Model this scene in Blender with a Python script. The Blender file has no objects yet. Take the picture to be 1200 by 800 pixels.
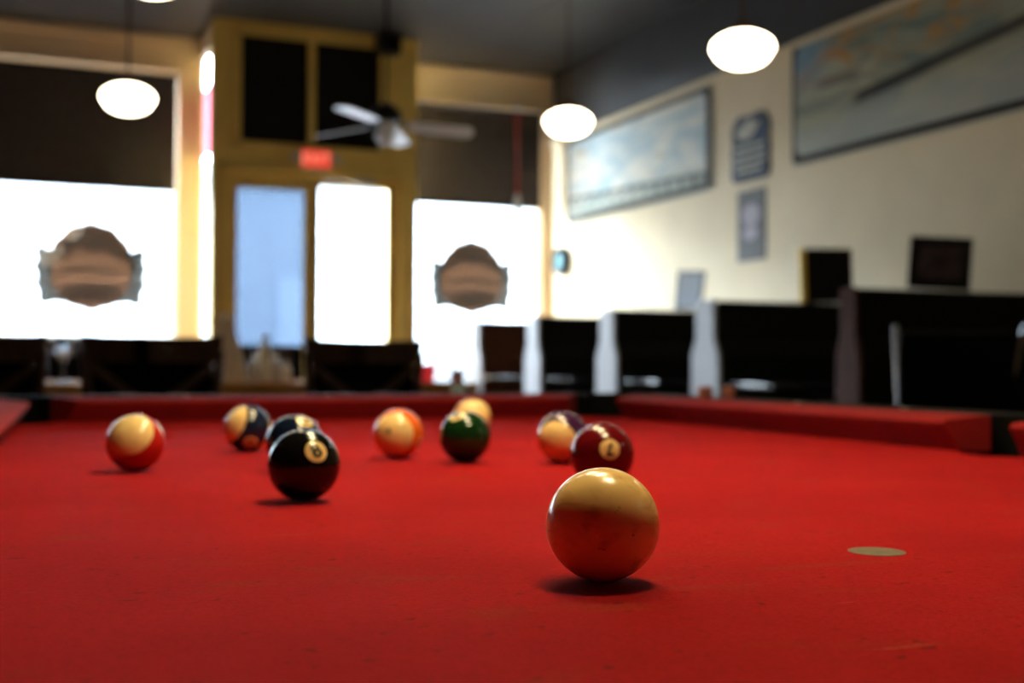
import bpy, bmesh, math, random
from mathutils import Vector, Matrix, Euler
R = math.radians
random.seed(7)
S = bpy.context.scene
COL = S.collection

# ------------------------------------------------------------------ camera, world, exposure
S.view_settings.view_transform = 'Standard'
S.view_settings.look = 'None'
S.view_settings.exposure = 0.0
S.view_settings.gamma = 1.0
S.view_settings.use_curve_mapping = False
CAM_Z = 0.8840
cam = bpy.data.cameras.new('camera')
cam.lens = 42.0
cam.sensor_width = 36.0
cam.clip_start = 0.02
cam.clip_end = 200
cam.dof.use_dof = True
cam.dof.focus_distance = 0.595
cam.dof.aperture_fstop = 7.0
cam_ob = bpy.data.objects.new('camera', cam)
COL.objects.link(cam_ob)
cam_ob.matrix_world = (Matrix.Translation((0, 0, CAM_Z)) @ Matrix.Rotation(R(-22.8), 4, 'Z')
                       @ Matrix.Rotation(R(90 + 1.11), 4, 'X') @ Matrix.Rotation(R(0.24), 4, 'Z'))
S.camera = cam_ob

SKY = 62.0
TABLE_LAMP = 70.0
GLOBE = 12.5
world = bpy.data.worlds.new('world')
S.world = world
world.use_nodes = True
bg = world.node_tree.nodes['Background']
bg.inputs[0].default_value = (0.76, 0.89, 1.0, 1)
bg.inputs[1].default_value = SKY


def portal(name, loc, rot, sx, sy):
    l = bpy.data.lights.new(name, 'AREA')
    l.shape = 'RECTANGLE'
    l.size = sx
    l.size_y = sy
    l.cycles.is_portal = True
    o = bpy.data.objects.new(name, l)
    COL.objects.link(o)
    o.location = loc
    o.rotation_euler = rot


portal('window_portal', (-0.5, 13.02, 1.92), (R(-90), 0, 0), 4.3, 1.7)
portal('window_portal', (4.9, 13.02, 1.72), (R(-90), 0, 0), 1.9, 2.15)
portal('door_portal', (2.86, 12.14, 1.9), (R(-90), 0, 0), 1.7, 1.8)

# ------------------------------------------------------------------ materials


def lin(c):
    return tuple((x / 12.92 if x <= 0.04045 else ((x + 0.055) / 1.055) ** 2.4) for x in c)


def mat(name, color, rough=0.5, metal=0.0, spec=0.5, coat=0.0, emit=None, estr=0.0, noise=0.0, nscale=20.0,
        bump=0.0, bscale=200.0, color2=None):
    m = bpy.data.materials.new(name)
    m.use_nodes = True
    nt = m.node_tree
    b = nt.nodes['Principled BSDF']
    b.inputs['Base Color'].default_value = (*color, 1)
    b.inputs['Roughness'].default_value = rough
    b.inputs['Metallic'].default_value = metal
    b.inputs['Specular IOR Level'].default_value = spec
    b.inputs['Coat Weight'].default_value = coat
    b.inputs['Coat Roughness'].default_value = 0.05
    if emit:
        b.inputs['Emission Color'].default_value = (*emit, 1)
        b.inputs['Emission Strength'].default_value = estr
    tc = nt.nodes.new('ShaderNodeTexCoord')
    if noise > 0 or color2:
        n = nt.nodes.new('ShaderNodeTexNoise')
        n.inputs['Scale'].default_value = nscale
        n.inputs['Detail'].default_value = 5
        nt.links.new(tc.outputs['Object'], n.inputs['Vector'])
        r = nt.nodes.new('ShaderNodeValToRGB')
        r.color_ramp.elements[0].position = 0.3
        r.color_ramp.elements[1].position = 0.7
        c2 = color2 if color2 else tuple(max(0, x * (1 - noise)) for x in color)
        r.color_ramp.elements[0].color = (*c2, 1)
        r.color_ramp.elements[1].color = (*color, 1)
        nt.links.new(n.outputs['Fac'], r.inputs[0])
        nt.links.new(r.outputs[0], b.inputs['Base Color'])
    if bump > 0:
        n = nt.nodes.new('ShaderNodeTexNoise')
        n.inputs['Scale'].default_value = bscale
        n.inputs['Detail'].default_value = 3
        nt.links.new(tc.outputs['Object'], n.inputs['Vector'])
        bp = nt.nodes.new('ShaderNodeBump')
        bp.inputs['Strength'].default_value = bump
        bp.inputs['Distance'].default_value = 0.002
        nt.links.new(n.outputs['Fac'], bp.inputs['Height'])
        nt.links.new(bp.outputs[0], b.inputs['Normal'])
    return m


def wood(name, c1, c2, rough=0.35, scale=(2, 14, 14), spec=0.5):
    m = mat(name, c1, rough, spec=spec)
    nt = m.node_tree
    b = nt.nodes['Principled BSDF']
    tc = [n for n in nt.nodes if n.type == 'TEX_COORD'][0]
    mp = nt.nodes.new('ShaderNodeMapping')
    mp.inputs['Scale'].default_value = scale
    nt.links.new(tc.outputs['Object'], mp.inputs[0])
    n = nt.nodes.new('ShaderNodeTexNoise')
    n.inputs['Scale'].default_value = 3
    n.inputs['Detail'].default_value = 6
    n.inputs['Distortion'].default_value = 1.2
    nt.links.new(mp.outputs[0], n.inputs['Vector'])
    r = nt.nodes.new('ShaderNodeValToRGB')
    r.color_ramp.elements[0].position = 0.35
    r.color_ramp.elements[1].position = 0.68
    r.color_ramp.elements[0].color = (*c2, 1)
    r.color_ramp.elements[1].color = (*c1, 1)
    nt.links.new(n.outputs['Fac'], r.inputs[0])
    nt.links.new(r.outputs[0], b.inputs['Base Color'])
    return m


def glass_mat(name, tint=(1, 1, 1), gloss=0.06, rough=0.0, haze=0.0, hazecol=(0.6, 0.7, 0.85)):
    m = bpy.data.materials.new(name)
    m.use_nodes = True
    nt = m.node_tree
    nt.nodes.clear()
    out = nt.nodes.new('ShaderNodeOutputMaterial')
    t = nt.nodes.new('ShaderNodeBsdfTransparent')
    t.inputs[0].default_value = (*tint, 1)
    g = nt.nodes.new('ShaderNodeBsdfGlossy')
    g.inputs['Roughness'].default_value = rough
    mx = nt.nodes.new('ShaderNodeMixShader')
    mx.inputs[0].default_value = gloss
    nt.links.new(t.outputs[0], mx.inputs[1])
    nt.links.new(g.outputs[0], mx.inputs[2])
    last = mx
    if haze > 0:
        d = nt.nodes.new('ShaderNodeBsdfTranslucent')
        d.inputs[0].default_value = (*hazecol, 1)
        m2 = nt.nodes.new('ShaderNodeMixShader')
        m2.inputs[0].default_value = haze
        nt.links.new(mx.outputs[0], m2.inputs[1])
        nt.links.new(d.outputs[0], m2.inputs[2])
        last = m2
    nt.links.new(last.outputs[0], out.inputs[0])
    return m


def node(nt, t, **kw):
    n = nt.nodes.new(t)
    for k, v in kw.items():
        setattr(n, k, v)
    return n


def math_(nt, op, a, b=None, clamp=False):
    n = nt.nodes.new('ShaderNodeMath')
    n.operation = op
    n.use_clamp = clamp
    for i, x in enumerate((a, b)):
        if x is None:
            continue
        if isinstance(x, (int, float)):
            n.inputs[i].default_value = x
        else:
            nt.links.new(x, n.inputs[i])
    return n.outputs[0]


def mixc(nt, f, a, b):
    n = nt.nodes.new('ShaderNodeMix')
    n.data_type = 'RGBA'
    n.clamp_factor = True
    if isinstance(f, (int, float)):
        n.inputs[0].default_value = f
    else:
        nt.links.new(f, n.inputs[0])
    for i, x in ((6, a), (7, b)):
        if isinstance(x, tuple):
            n.inputs[i].default_value = (*x, 1)
        else:
            nt.links.new(x, n.inputs[i])
    return n.outputs[2]


def sstep(nt, v, lo, hi):
    n = nt.nodes.new('ShaderNodeMapRange')
    n.interpolation_type = 'SMOOTHSTEP'
    nt.links.new(v, n.inputs[0])
    n.inputs[1].default_value = lo
    n.inputs[2].default_value = hi
    return n.outputs[0]


def noise_(nt, vec, scale, detail=4, dist=0.0, rough=0.55):
    n = nt.nodes.new('ShaderNodeTexNoise')
    n.inputs['Scale'].default_value = scale
    n.inputs['Detail'].default_value = detail
    n.inputs['Distortion'].default_value = dist
    n.inputs['Roughness'].default_value = rough
    nt.links.new(vec, n.inputs['Vector'])
    return n.outputs['Fac']


def mapping(nt, vec, scale=(1, 1, 1), rot=(0, 0, 0), loc=(0, 0, 0)):
    n = nt.nodes.new('ShaderNodeMapping')
    n.inputs['Scale'].default_value = scale
    n.inputs['Rotation'].default_value = rot
    n.inputs['Location'].default_value = loc
    nt.links.new(vec, n.inputs[0])
    return n.outputs[0]


def cloth_mat():
    m = mat('red_cloth', (0.62, 0.02, 0.015), 0.95, spec=0.03)
    nt = m.node_tree
    b = nt.nodes['Principled BSDF']
    tc = [n for n in nt.nodes if n.type == 'TEX_COORD'][0].outputs['Object']
    base = mixc(nt, sstep(nt, noise_(nt, tc, 5, 5), 0.35, 0.7), (0.30, 0.0075, 0.009), (0.385, 0.011, 0.012))
    # worn brownish patches rubbed into the cloth
    st = mapping(nt, tc, (9, 26, 9), (0, 0, 0.5))
    w = sstep(nt, noise_(nt, st, 1.2, 6, 0.6), 0.56, 0.78)
    base = mixc(nt, math_(nt, 'MULTIPLY', w, 0.6), base, (0.24, 0.045, 0.014))
    # chalk marks
    ck = sstep(nt, noise_(nt, mapping(nt, tc, (14, 60, 14), (0, 0, -0.35)), 1.6, 3, 0.3), 0.69, 0.8)
    base = mixc(nt, math_(nt, 'MULTIPLY', ck, 0.4), base, (0.52, 0.14, 0.08))
    # fine lint and dark specks
    sp = sstep(nt, noise_(nt, tc, 240, 2), 0.71, 0.78)
    base = mixc(nt, math_(nt, 'MULTIPLY', sp, 0.7), base, (0.12, 0.008, 0.008))
    gr = noise_(nt, tc, 420, 3, 0, .7)
    base = mixc(nt, math_(nt, 'MULTIPLY', sstep(nt, gr, 0.42, 0.66), 0.5), base, (0.19, 0.005, 0.006))
    sp2 = sstep(nt, noise_(nt, mapping(nt, tc, (1, 1.6, 1), (0, 0, .8), (3, 1, 0)), 75, 3), 0.66, 0.70)
    base = mixc(nt, math_(nt, 'MULTIPLY', sp2, 0.75), base, (0.09, 0.012, 0.008))
    fz = noise_(nt, tc, 1500, 2)
    base = mixc(nt, math_(nt, 'MULTIPLY', sstep(nt, fz, 0.40, 0.62), 0.45), base, (0.20, 0.005, 0.005))
    nt.links.new(base, b.inputs['Base Color'])
    bp = nt.nodes.new('ShaderNodeBump')
    bp.inputs['Strength'].default_value = 0.5
    bp.inputs['Distance'].default_value = 0.0006
    nt.links.new(fz, bp.inputs['Height'])
    nt.links.new(bp.outputs[0], b.inputs['Normal'])
    return m


M = {}
M['cloth'] = cloth_mat()
M['cushion'] = mat('cushion_cloth', (0.25, 0.007, 0.007), 0.85, spec=0.2, noise=0.15, nscale=30, bump=0.2, bscale=900)
M['rail_wood'] = wood('rail_laminate', (0.016, 0.011, 0.008), (0.008, 0.006, 0.005), 0.7, spec=.06)
M['cabinet'] = wood('cabinet_wood', (0.06, 0.03, 0.016), (0.03, 0.014, 0.008), 0.35)
M['black_rubber'] = mat('black_rubber', (0.003, 0.003, 0.003), 0.8, spec=0.1)
M['pearl'] = mat('pearl_inlay', (0.7, 0.68, 0.6), 0.3)
M['spot'] = mat('cloth_spot', (0.085, 0.06, 0.022), 0.7, noise=0.35, nscale=120, color2=(0.13, 0.10, 0.045))
M['ochre'] = mat('ochre_paint', (0.84, 0.57, 0.13), 0.55, noise=0.12, nscale=3)
M['ochre_lit'] = mat('ochre_paint_lit', (0.92, 0.70, 0.45), 0.55, noise=0.06, nscale=3)  # same paint as the entry, with daylight and lamp light put into its colour
M['cream'] = mat('cream_wall', (0.74, 0.61, 0.39), 0.7, noise=0.08, nscale=2.5, bump=0.1, bscale=40)
M['dark_wall'] = mat('dark_wall_band', (0.030, 0.027, 0.026), 0.5, noise=0.2, nscale=3)
M['ceiling'] = mat('ceiling_paint', (0.045, 0.042, 0.040), 0.45, noise=0.2, nscale=2)
M['floor'] = wood('floor_boards', (0.10, 0.045, 0.02), (0.05, 0.022, 0.01), 0.3, (1, 12, 1))
M['wainscot'] = wood('wainscot_wood', (0.045, 0.022, 0.012), (0.02, 0.01, 0.006), 0.6, (14, 14, 2), spec=.2)
M['black_panel'] = mat('black_panel', (0.004, 0.004, 0.004), 0.7, spec=0.2)
M['shade'] = mat('roller_shade', (0.060, 0.048, 0.045), 0.85, spec=0.1, noise=0.25, nscale=12)
M['black_metal'] = mat('black_metal', (0.012, 0.012, 0.012), 0.35, 0.6)
M['bronze'] = mat('bronze_fitter', (0.09, 0.035, 0.015), 0.35, 0.8)
M['globe'] = mat('opal_globe', (0.9, 0.85, 0.75), 0.2, emit=(1.0, 0.84, 0.60), estr=GLOBE)
M['lamp_emit'] = mat('lamp_diffuser', (0.9, 0.85, 0.7), 0.4, emit=(1.0, 0.76, 0.42), estr=TABLE_LAMP)
M['green_shade'] = mat('green_lamp_shade', (0.01, 0.09, 0.03), 0.25)
M['brass'] = mat('brass', (0.65, 0.42, 0.12), 0.25, 1.0)
M['chrome'] = mat('chrome', (0.75, 0.75, 0.75), 0.12, 1.0)
M['white_gloss'] = mat('white_gloss_paint', (0.72, 0.72, 0.75), 0.22)
M['chair_wood'] = wood('chair_wood', (0.080, 0.034, 0.016), (0.04, 0.016, 0.009), 0.4, (10, 10, 3))
M['table_wood'] = wood('table_wood', (0.70, 0.33, 0.085), (0.48, 0.20, 0.05), 0.8, (2, 14, 2), spec=.08)
M['vinyl'] = mat('black_vinyl', (0.004, 0.004, 0.004), 0.7, spec=0.12, bump=0.2, bscale=60)
M['brown_panel'] = wood('brown_panel', (0.085, 0.024, 0.009), (0.05, 0.014, 0.006), 0.6, (10, 10, 2), spec=.1)
M['booth_end'] = mat('booth_end_panel', (0.42, 0.42, 0.44), 0.45, noise=0.12, nscale=8)
M['dark_top'] = mat('dark_table_top', (0.02, 0.02, 0.022), 0.1)
M['glass'] = glass_mat('window_glass')
M['film'] = glass_mat('filmed_glass', (0.215, 0.245, 0.29), 0.015, .2, haze=0.008, hazecol=(0.45, 0.6, 0.85))
M['red_film'] = glass_mat('red_banner', (0.38, 0.17, 0.19), 0.01, haze=0.015, hazecol=(0.9, 0.16, 0.18))
M['clear'] = glass_mat('drinking_glass', (0.85, 0.88, 0.9), 0.35, 0.03)
M['exit'] = mat('exit_face', (0.6, 0.03, 0.02), 0.4, emit=(1.0, 0.045, 0.02), estr=0.75)
M['exit_text'] = mat('exit_letters', (0.8, 0.5, 0.45), 0.4, emit=(1.0, 0.25, 0.15), estr=0.9)
M['off_white'] = mat('off_white_plastic', (0.6, 0.55, 0.42), 0.4)
M['grey_cloth'] = mat('grey_cloth', (0.85, 0.70, 0.52), 0.9, noise=0.2, nscale=30)
M['water'] = mat('water', (1, 1, 1), 0.0)
M['water'].node_tree.nodes['Principled BSDF'].inputs['Transmission Weight'].default_value = 1.0
M['water'].node_tree.nodes['Principled BSDF'].inputs['IOR'].default_value = 1.33
M['red_glass'] = mat('red_glass', (0.75, 0.03, 0.05), 0.15, emit=(1.0, 0.05, 0.06), estr=0.35)
M['white_ceramic'] = mat('white_ceramic', (0.75, 0.72, 0.68), 0.2)
M['teal'] = mat('teal_face', (0.008, 0.13, 0.15), 0.3, spec=.06)
M['chalk_blue'] = mat('blue_grey_chalk', (0.28, 0.38, 0.46), 0.9)
M['chalk_red'] = mat('red_chalk_paper', (0.22, 0.02, 0.015), 0.8, color2=(0.32, 0.14, 0.09), nscale=90)
M['mud_pink'] = mat('chalk_top', (0.5, 0.2, 0.15), 0.9)
M['frame_yellow'] = mat('yellow_gilt_edge', (0.95, 0.62, 0.03), 0.4)
M['frame_black'] = mat('black_frame', (0.012, 0.010, 0.010), 0.35, spec=.06)
M['red_cord'] = mat('red_cord', (0.25, 0.01, 0.02), 0.7)
M['silver'] = mat('silver_frame', (0.35, 0.42, 0.5), 0.25, 0.3)
M['asphalt'] = mat('asphalt', (0.035, 0.036, 0.04), 0.9, noise=0.3, nscale=3)
M['concrete'] = mat('concrete', (0.06, 0.06, 0.062), 0.9, noise=0.15, nscale=2)
M['facade'] = mat('facade', (0.26, 0.28, 0.29), 0.8, noise=0.1, nscale=1)
M['facade_pale'] = mat('facade_shutter', (0.32, 0.34, 0.36), 0.8)
M['dark_glass'] = mat('dark_window_glass', (0.03, 0.04, 0.05), 0.08)
M['car_white'] = mat('white_car_paint', (0.06, 0.065, 0.07), 0.35, spec=.1)
M['car_grey'] = mat('grey_car_paint', (0.035, 0.038, 0.042), 0.35, spec=.1)
M['tyre'] = mat('tyre', (0.02, 0.02, 0.02), 0.8)
M['tail_light'] = mat('tail_light', (0.6, 0.01, 0.02), 0.2)
M['emblem_dark'] = glass_mat('emblem_dark_film', (0.52, 0.58, 0.64), 0.02, haze=0.0)
M['emblem_orange'] = glass_mat('emblem_brown_film', (0.21, 0.138, 0.096), 0.02, haze=0.0)
M['emblem_grey'] = glass_mat('emblem_grey_film', (0.155, 0.145, 0.132), 0.02, haze=0.0)
M['poster_grey'] = mat('grey_poster', (0.17, 0.17, 0.17), 0.5, spec=.06, noise=0.15, nscale=9)
M['poster_ink'] = mat('pale_poster_print', (0.42, 0.38, 0.42), 0.5, spec=.06)
M['sign_blue'] = mat('dark_sign_face', (0.014, 0.02, 0.028), 0.4, spec=.06, color2=(0.014, 0.035, 0.09), nscale=7)
M['sign_cream'] = mat('sign_pale_lettering', (0.5, 0.48, 0.38), 0.5, spec=.06)

# ------------------------------------------------------------------ geometry helpers


def newbm():
    return bmesh.new()


def obj(name, bm, m, parent=None, smooth=None, mx=None):
    me = bpy.data.meshes.new(name)
    bmesh.ops.recalc_face_normals(bm, faces=bm.faces)
    bm.to_mesh(me)
    bm.free()
    if m:
        me.materials.append(m)
    o = bpy.data.objects.new(name, me)
    COL.objects.link(o)
    if smooth is not None:
        for p in me.polygons:
            p.use_smooth = True
        if smooth < 180:
            me.set_sharp_from_angle(angle=R(smooth))
    if parent:
        o.parent = parent
    if mx is not None:
        o.matrix_local = mx
    return o


def merge(bm, tmp, mx=None):
    if mx is not None:
        bmesh.ops.transform(tmp, matrix=mx, verts=tmp.verts)
    me = bpy.data.meshes.new('tmp')
    tmp.to_mesh(me)
    tmp.free()
    bm.from_mesh(me)
    bpy.data.meshes.remove(me)


def box(bm, x0, x1, y0, y1, z0, z1, bev=0.0, mx=None, seg=2):
    t = bmesh.new()
    bmesh.ops.create_cube(t, size=1)
    bmesh.ops.transform(t, matrix=Matrix.Translation(((x0 + x1) / 2, (y0 + y1) / 2, (z0 + z1) / 2))
                        @ Matrix.Diagonal((x1 - x0, y1 - y0, z1 - z0, 1)), verts=t.verts)
    if bev > 0:
        bmesh.ops.bevel(t, geom=t.edges[:], offset=bev, segments=seg, affect='EDGES', profile=0.6)
    merge(bm, t, mx)


def tube(bm, pts, r, n=12, radii=None):
    pts = [Vector(p) for p in pts]
    rings = []
    for i, p in enumerate(pts):
        d = (pts[min(i + 1, len(pts) - 1)] - pts[max(i - 1, 0)]).normalized()
        a = d.cross(Vector((0, 0, 1)))
        if a.length < 1e-3:
            a = Vector((1, 0, 0))
        a.normalize()
        b = d.cross(a)
        rr = radii[i] if radii else r
        rings.append([bm.verts.new(p + a * rr * math.cos(2 * math.pi * k / n) + b * rr * math.sin(2 * math.pi * k / n)) for k in range(n)])
    for i in range(len(rings) - 1):
        for k in range(n):
            bm.faces.new((rings[i][k], rings[i][(k + 1) % n], rings[i + 1][(k + 1) % n], rings[i + 1][k]))
    bm.faces.new(rings[0])
    bm.faces.new(rings[-1])


def lathe(bm, prof, n=40, mx=None):
    t = bmesh.new()
    rings = []
    for r, z in prof:
        if r < 1e-5:
            rings.append([t.verts.new((0, 0, z))])
        else:
            rings.append([t.verts.new((r * math.cos(2 * math.pi * k / n), r * math.sin(2 * math.pi * k / n), z)) for k in range(n)])
    for i in range(len(rings) - 1):
        a, b = rings[i], rings[i + 1]
        for k in range(n):
            k2 = (k + 1) % n
            if len(a) == 1 and len(b) == 1:
                break
            if len(a) == 1:
                t.faces.new((a[0], b[k], b[k2]))
            elif len(b) == 1:
                t.faces.new((a[k], a[k2], b[0]))
            else:
                t.faces.new((a[k], a[k2], b[k2], b[k]))
    merge(bm, t, mx)


def prism(bm, pts, z0, z1, mx=None):
    """polygon in xy extruded z0..z1"""
    t = bmesh.new()
    lo = [t.verts.new((x, y, z0)) for x, y in pts]
    hi = [t.verts.new((x, y, z1)) for x, y in pts]
    t.faces.new(lo)
    t.faces.new(hi)
    for i in range(len(pts)):
        j = (i + 1) % len(pts)
        t.faces.new((lo[i], lo[j], hi[j], hi[i]))
    merge(bm, t, mx)


def solid(bm, lo, hi):
    """two matching 3d loops joined"""
    a = [bm.verts.new(p) for p in lo]
    b = [bm.verts.new(p) for p in hi]
    bm.faces.new(a)
    bm.faces.new(b)
    for i in range(len(lo)):
        j = (i + 1) % len(lo)
        bm.faces.new((a[i], a[j], b[j], b[i]))


def empty(name, loc, rz=0.0, label=None, cat=None, group=None):
    o = bpy.data.objects.new(name, None)
    COL.objects.link(o)
    o.empty_display_size = 0.1
    o.location = loc
    o.rotation_euler = (0, 0, rz)
    tag(o, label, cat, group)
    return o


def tag(o, label=None, cat=None, group=None, kind=None):
    if label:
        o['label'] = label
    if cat:
        o['category'] = cat
    if group:
        o['group'] = group
    if kind:
        o['kind'] = kind
    return o


def struct(name, bm, m, parent=None, smooth=None):
    o = obj(name, bm, m, parent, smooth)
    if not parent:
        o['kind'] = 'structure'
    return o


def copy_tree(o, parent=None):
    c = o.copy()
    COL.objects.link(c)
    if parent:
        c.parent = parent
    for ch in o.children:
        copy_tree(ch, c)
    return c


def text_mesh(s, size, thick=0.0, font_shear=0.0):
    cu = bpy.data.curves.new('txt', 'FONT')
    cu.body = s
    cu.size = size
    cu.align_x = 'CENTER'
    cu.align_y = 'CENTER'
    cu.offset = thick
    o = bpy.data.objects.new('txt', cu)
    COL.objects.link(o)
    dg = bpy.context.evaluated_depsgraph_get()
    me = bpy.data.meshes.new_from_object(o.evaluated_get(dg))
    bpy.data.objects.remove(o)
    bm = bmesh.new()
    bm.from_mesh(me)
    bpy.data.meshes.remove(me)
    return bm

# ------------------------------------------------------------------ the room
XL, XR, YB, YW, YV, ZC = -3.4, 5.96, -4.0, 12.95, 12.07, 4.33

bm = newbm(); box(bm, XL - .2, XR + .2, YB - .2, YV, -.1, 0)
box(bm, XL - .2, 1.83, YV, YW + .15, -.1, 0); box(bm, 3.97, XR + .2, YV, YW + .15, -.1, 0)
struct('floor', bm, M['floor'])
bm = newbm(); box(bm, XL - .2, XR + .2, YB - .2, YW + .2, ZC, ZC + .15)
struct('ceiling', bm, M['ceiling'])
# faint seams of the ceiling
bm = newbm()
for x in (-1.4, 1.4, 4.75):
    box(bm, x - .03, x + .03, YB, YV - .02, ZC - .012, ZC)
struct('trim_1', bm, M['ceiling'])
bm = newbm(); box(bm, XR, XR + .15, YB, YW + .15, 0, 3.50); struct('wall_right', bm, M['cream'])
bm = newbm(); box(bm, XR, XR + .15, YB, YW + .15, 3.50, ZC); struct('wall_right_upper', bm, M['dark_wall'])
bm = newbm(); box(bm, XR - .035, XR, YB, YW, 3.49, 3.55, .008); struct('trim_2', bm, M['cream'])
bm = newbm(); box(bm, XR - .02, XR, YB, YW, 0, .14, .004); struct('baseboard_right', bm, M['wainscot'])
bm = newbm(); box(bm, XL - .15, XL, YB, YW + .15, 0, ZC); struct('wall_left', bm, M['wainscot'])
bm = newbm(); box(bm, XL - .15, XR + .15, YB - .15, YB, 0, ZC); struct('wall_back', bm, M['wainscot'])

# window wall left of the entry
WX0, WX1, S1 = -2.9, 1.60, 1.13
bm = newbm()
box(bm, XL, WX0, YW, YW + .15, 0, ZC)
box(bm, WX1, 1.83, YW, YW + .15, 0, ZC)
box(bm, WX0, WX1, YW, YW + .15, 3.95, ZC)
struct('wall_front_left', bm, M['ochre_lit'])
bm = newbm(); box(bm, WX0, WX1, YW, YW + .15, 0, S1); box(bm, WX0 - .05, WX1 + .02, YW - .08, YW, S1 - .05, S1, .008)
struct('wall_front_left_sill', bm, M['wainscot'])
# window wall right of the entry
VX0, VX1, S2 = 4.00, 5.80, 0.64
bm = newbm()
box(bm, VX1, XR, YW, YW + .15, 0, ZC)
box(bm, 3.97, VX1, YW, YW + .15, 3.90, ZC)
# moulded border of the header panel
for (x0, x1, z0, z1) in ((3.97, XR, 4.25, 4.32), (3.97, XR, 3.88, 3.97), (5.84, XR, 3.97, 4.25)):
    box(bm, x0, x1, YW - .03, YW, z0, z1, .008)
struct('wall_front_right', bm, M['ochre_lit'])
bm = newbm(); box(bm, 3.97, VX1, YW, YW + .15, 0, S2); box(bm, 3.97, VX1 + .02, YW - .08, YW, S2 - .05, S2, .008)
struct('wall_front_right_sill', bm, M['wainscot'])
bm = newbm()
box(bm, WX0, WX1, YW - .035, YW, 4.24, 4.32, .008)
box(bm, WX0, WX1 + .04, YW - .03, YW, 3.95, 4.0, .008)
box(bm, WX1 + .0, WX1 + .05, YW - .03, YW, S1, 3.95, .008)
struct('trim_3', bm, M['ochre_lit'])

for i, (x0, x1, z0, z1) in enumerate(((WX0, WX1, S1, 3.95), (VX0, VX1, S2, 3.90))):
    w = struct('window_%d' % (i + 1), (lambda b: (box(b, x0, x1, YW + .06, YW + .066, z0, z1), b)[1])(newbm()), M['glass'])
    bm = newbm()
    for (a, b_, c, d) in ((x0, x0 + .035, z0, z1), (x1 - .035, x1, z0, z1), (x0, x1, z0, z0 + .04), (x0, x1, z1 - .04, z1)):
        box(bm, a, b_, YW + .04, YW + .09, c, d, .004)
    obj('window_frame', bm, M['ochre_lit'], w)

# recessed entry: face wall with doors and transom
bm = newbm()
F0, F1 = YV, YV + .14
box(bm, 1.83, 2.11, F0, F1, 3.12, ZC); box(bm, 2.80, 2.87, F0, F1, 3.12, 4.20); box(bm, 3.56, 3.97, F0, F1, 3.12, ZC)
box(bm, 2.11, 3.56, F0, F1, 4.20, ZC)
box(bm, 1.83, 3.97, F0, F1, 2.83, 3.12)
box(bm, 1.83, 1.97, F0, F1, 0, 2.83); box(bm, 3.78, 3.97, F0, F1, 0, 2.83)
# mouldings
for (a, b_, c, d) in ((2.05, 2.11, 3.06, 4.26), (3.56, 3.62, 3.06, 4.26), (2.05, 3.62, 4.20, 4.26), (2.05, 3.62, 3.06, 3.12),
                      (1.83, 3.97, 4.27, 4.33), (1.91, 1.97, 0, 2.89), (3.78, 3.84, 0, 2.89), (1.91, 3.84, 2.83, 2.89)):
    box(bm, a, b_, F0 - .025, F0, c, d, .006)
struct('wall_entry', bm, M['ochre'])
bm = newbm()
box(bm, 2.11, 2.80, F0 + .04, F0 + .08, 3.12, 4.20); box(bm, 2.87, 3.56, F0 + .04, F0 + .08, 3.12, 4.20)
struct('trim_4', bm, M['black_panel'])
bm = newbm()
box(bm, 1.95, 3.80, F0 + .092, F1, 2.78, 2.84); box(bm, 2.81, 2.89, F0 + .092, F1, 0, 2.80)
box(bm, 1.95, 2.0, F0 + .092, F1, 0, 2.80); box(bm, 3.75, 3.80, F0 + .092, F1, 0, 2.80)
struct('trim_5', bm, M['ochre'])
# side walls of the entry, with tall side lights
for nm, x0, x1 in (('wall_entry_left', 1.83, 1.89), ('wall_entry_right', 3.91, 3.97)):
    bm = newbm()
    box(bm, x0, x1, F1, F1 + .06, 0, ZC); box(bm, x0, x1, YW + .05, YW + .15, 0, ZC)
    box(bm, x0, x1, F1 + .06, YW + .05, 0, 1.1); box(bm, x0, x1, F1 + .06, YW + .05, 4.10, ZC)
    struct(nm, bm, M['ochre_lit'])
for i, x in ((3, 1.855), (4, 3.935)):
    w = struct('window_%d' % i, (lambda b: (box(b, x, x + .006, F1 + .06, YW + .05, 1.1, 4.10), b)[1])(newbm()), M['glass'])
bm = newbm(); box(bm, 1.83, 3.97, F1, YW + .2, ZC, ZC + .1); struct('ceiling_entry', bm, M['concrete'])

# red banner behind the left side light
bm = newbm(); box(bm, 1.872, 1.876, F1 + .1, YW + .02, 3.05, 3.76)
banner = tag(obj('banner', bm, M['red_film']), 'translucent red banner hanging in the tall side window left of the entry', 'banner')
bm = newbm(); tube(bm, [(1.874, F1 + .08, 3.76), (1.874, YW + .04, 3.76)], .008, 8)
obj('banner_rod', bm, M['black_metal'], banner)

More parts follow.
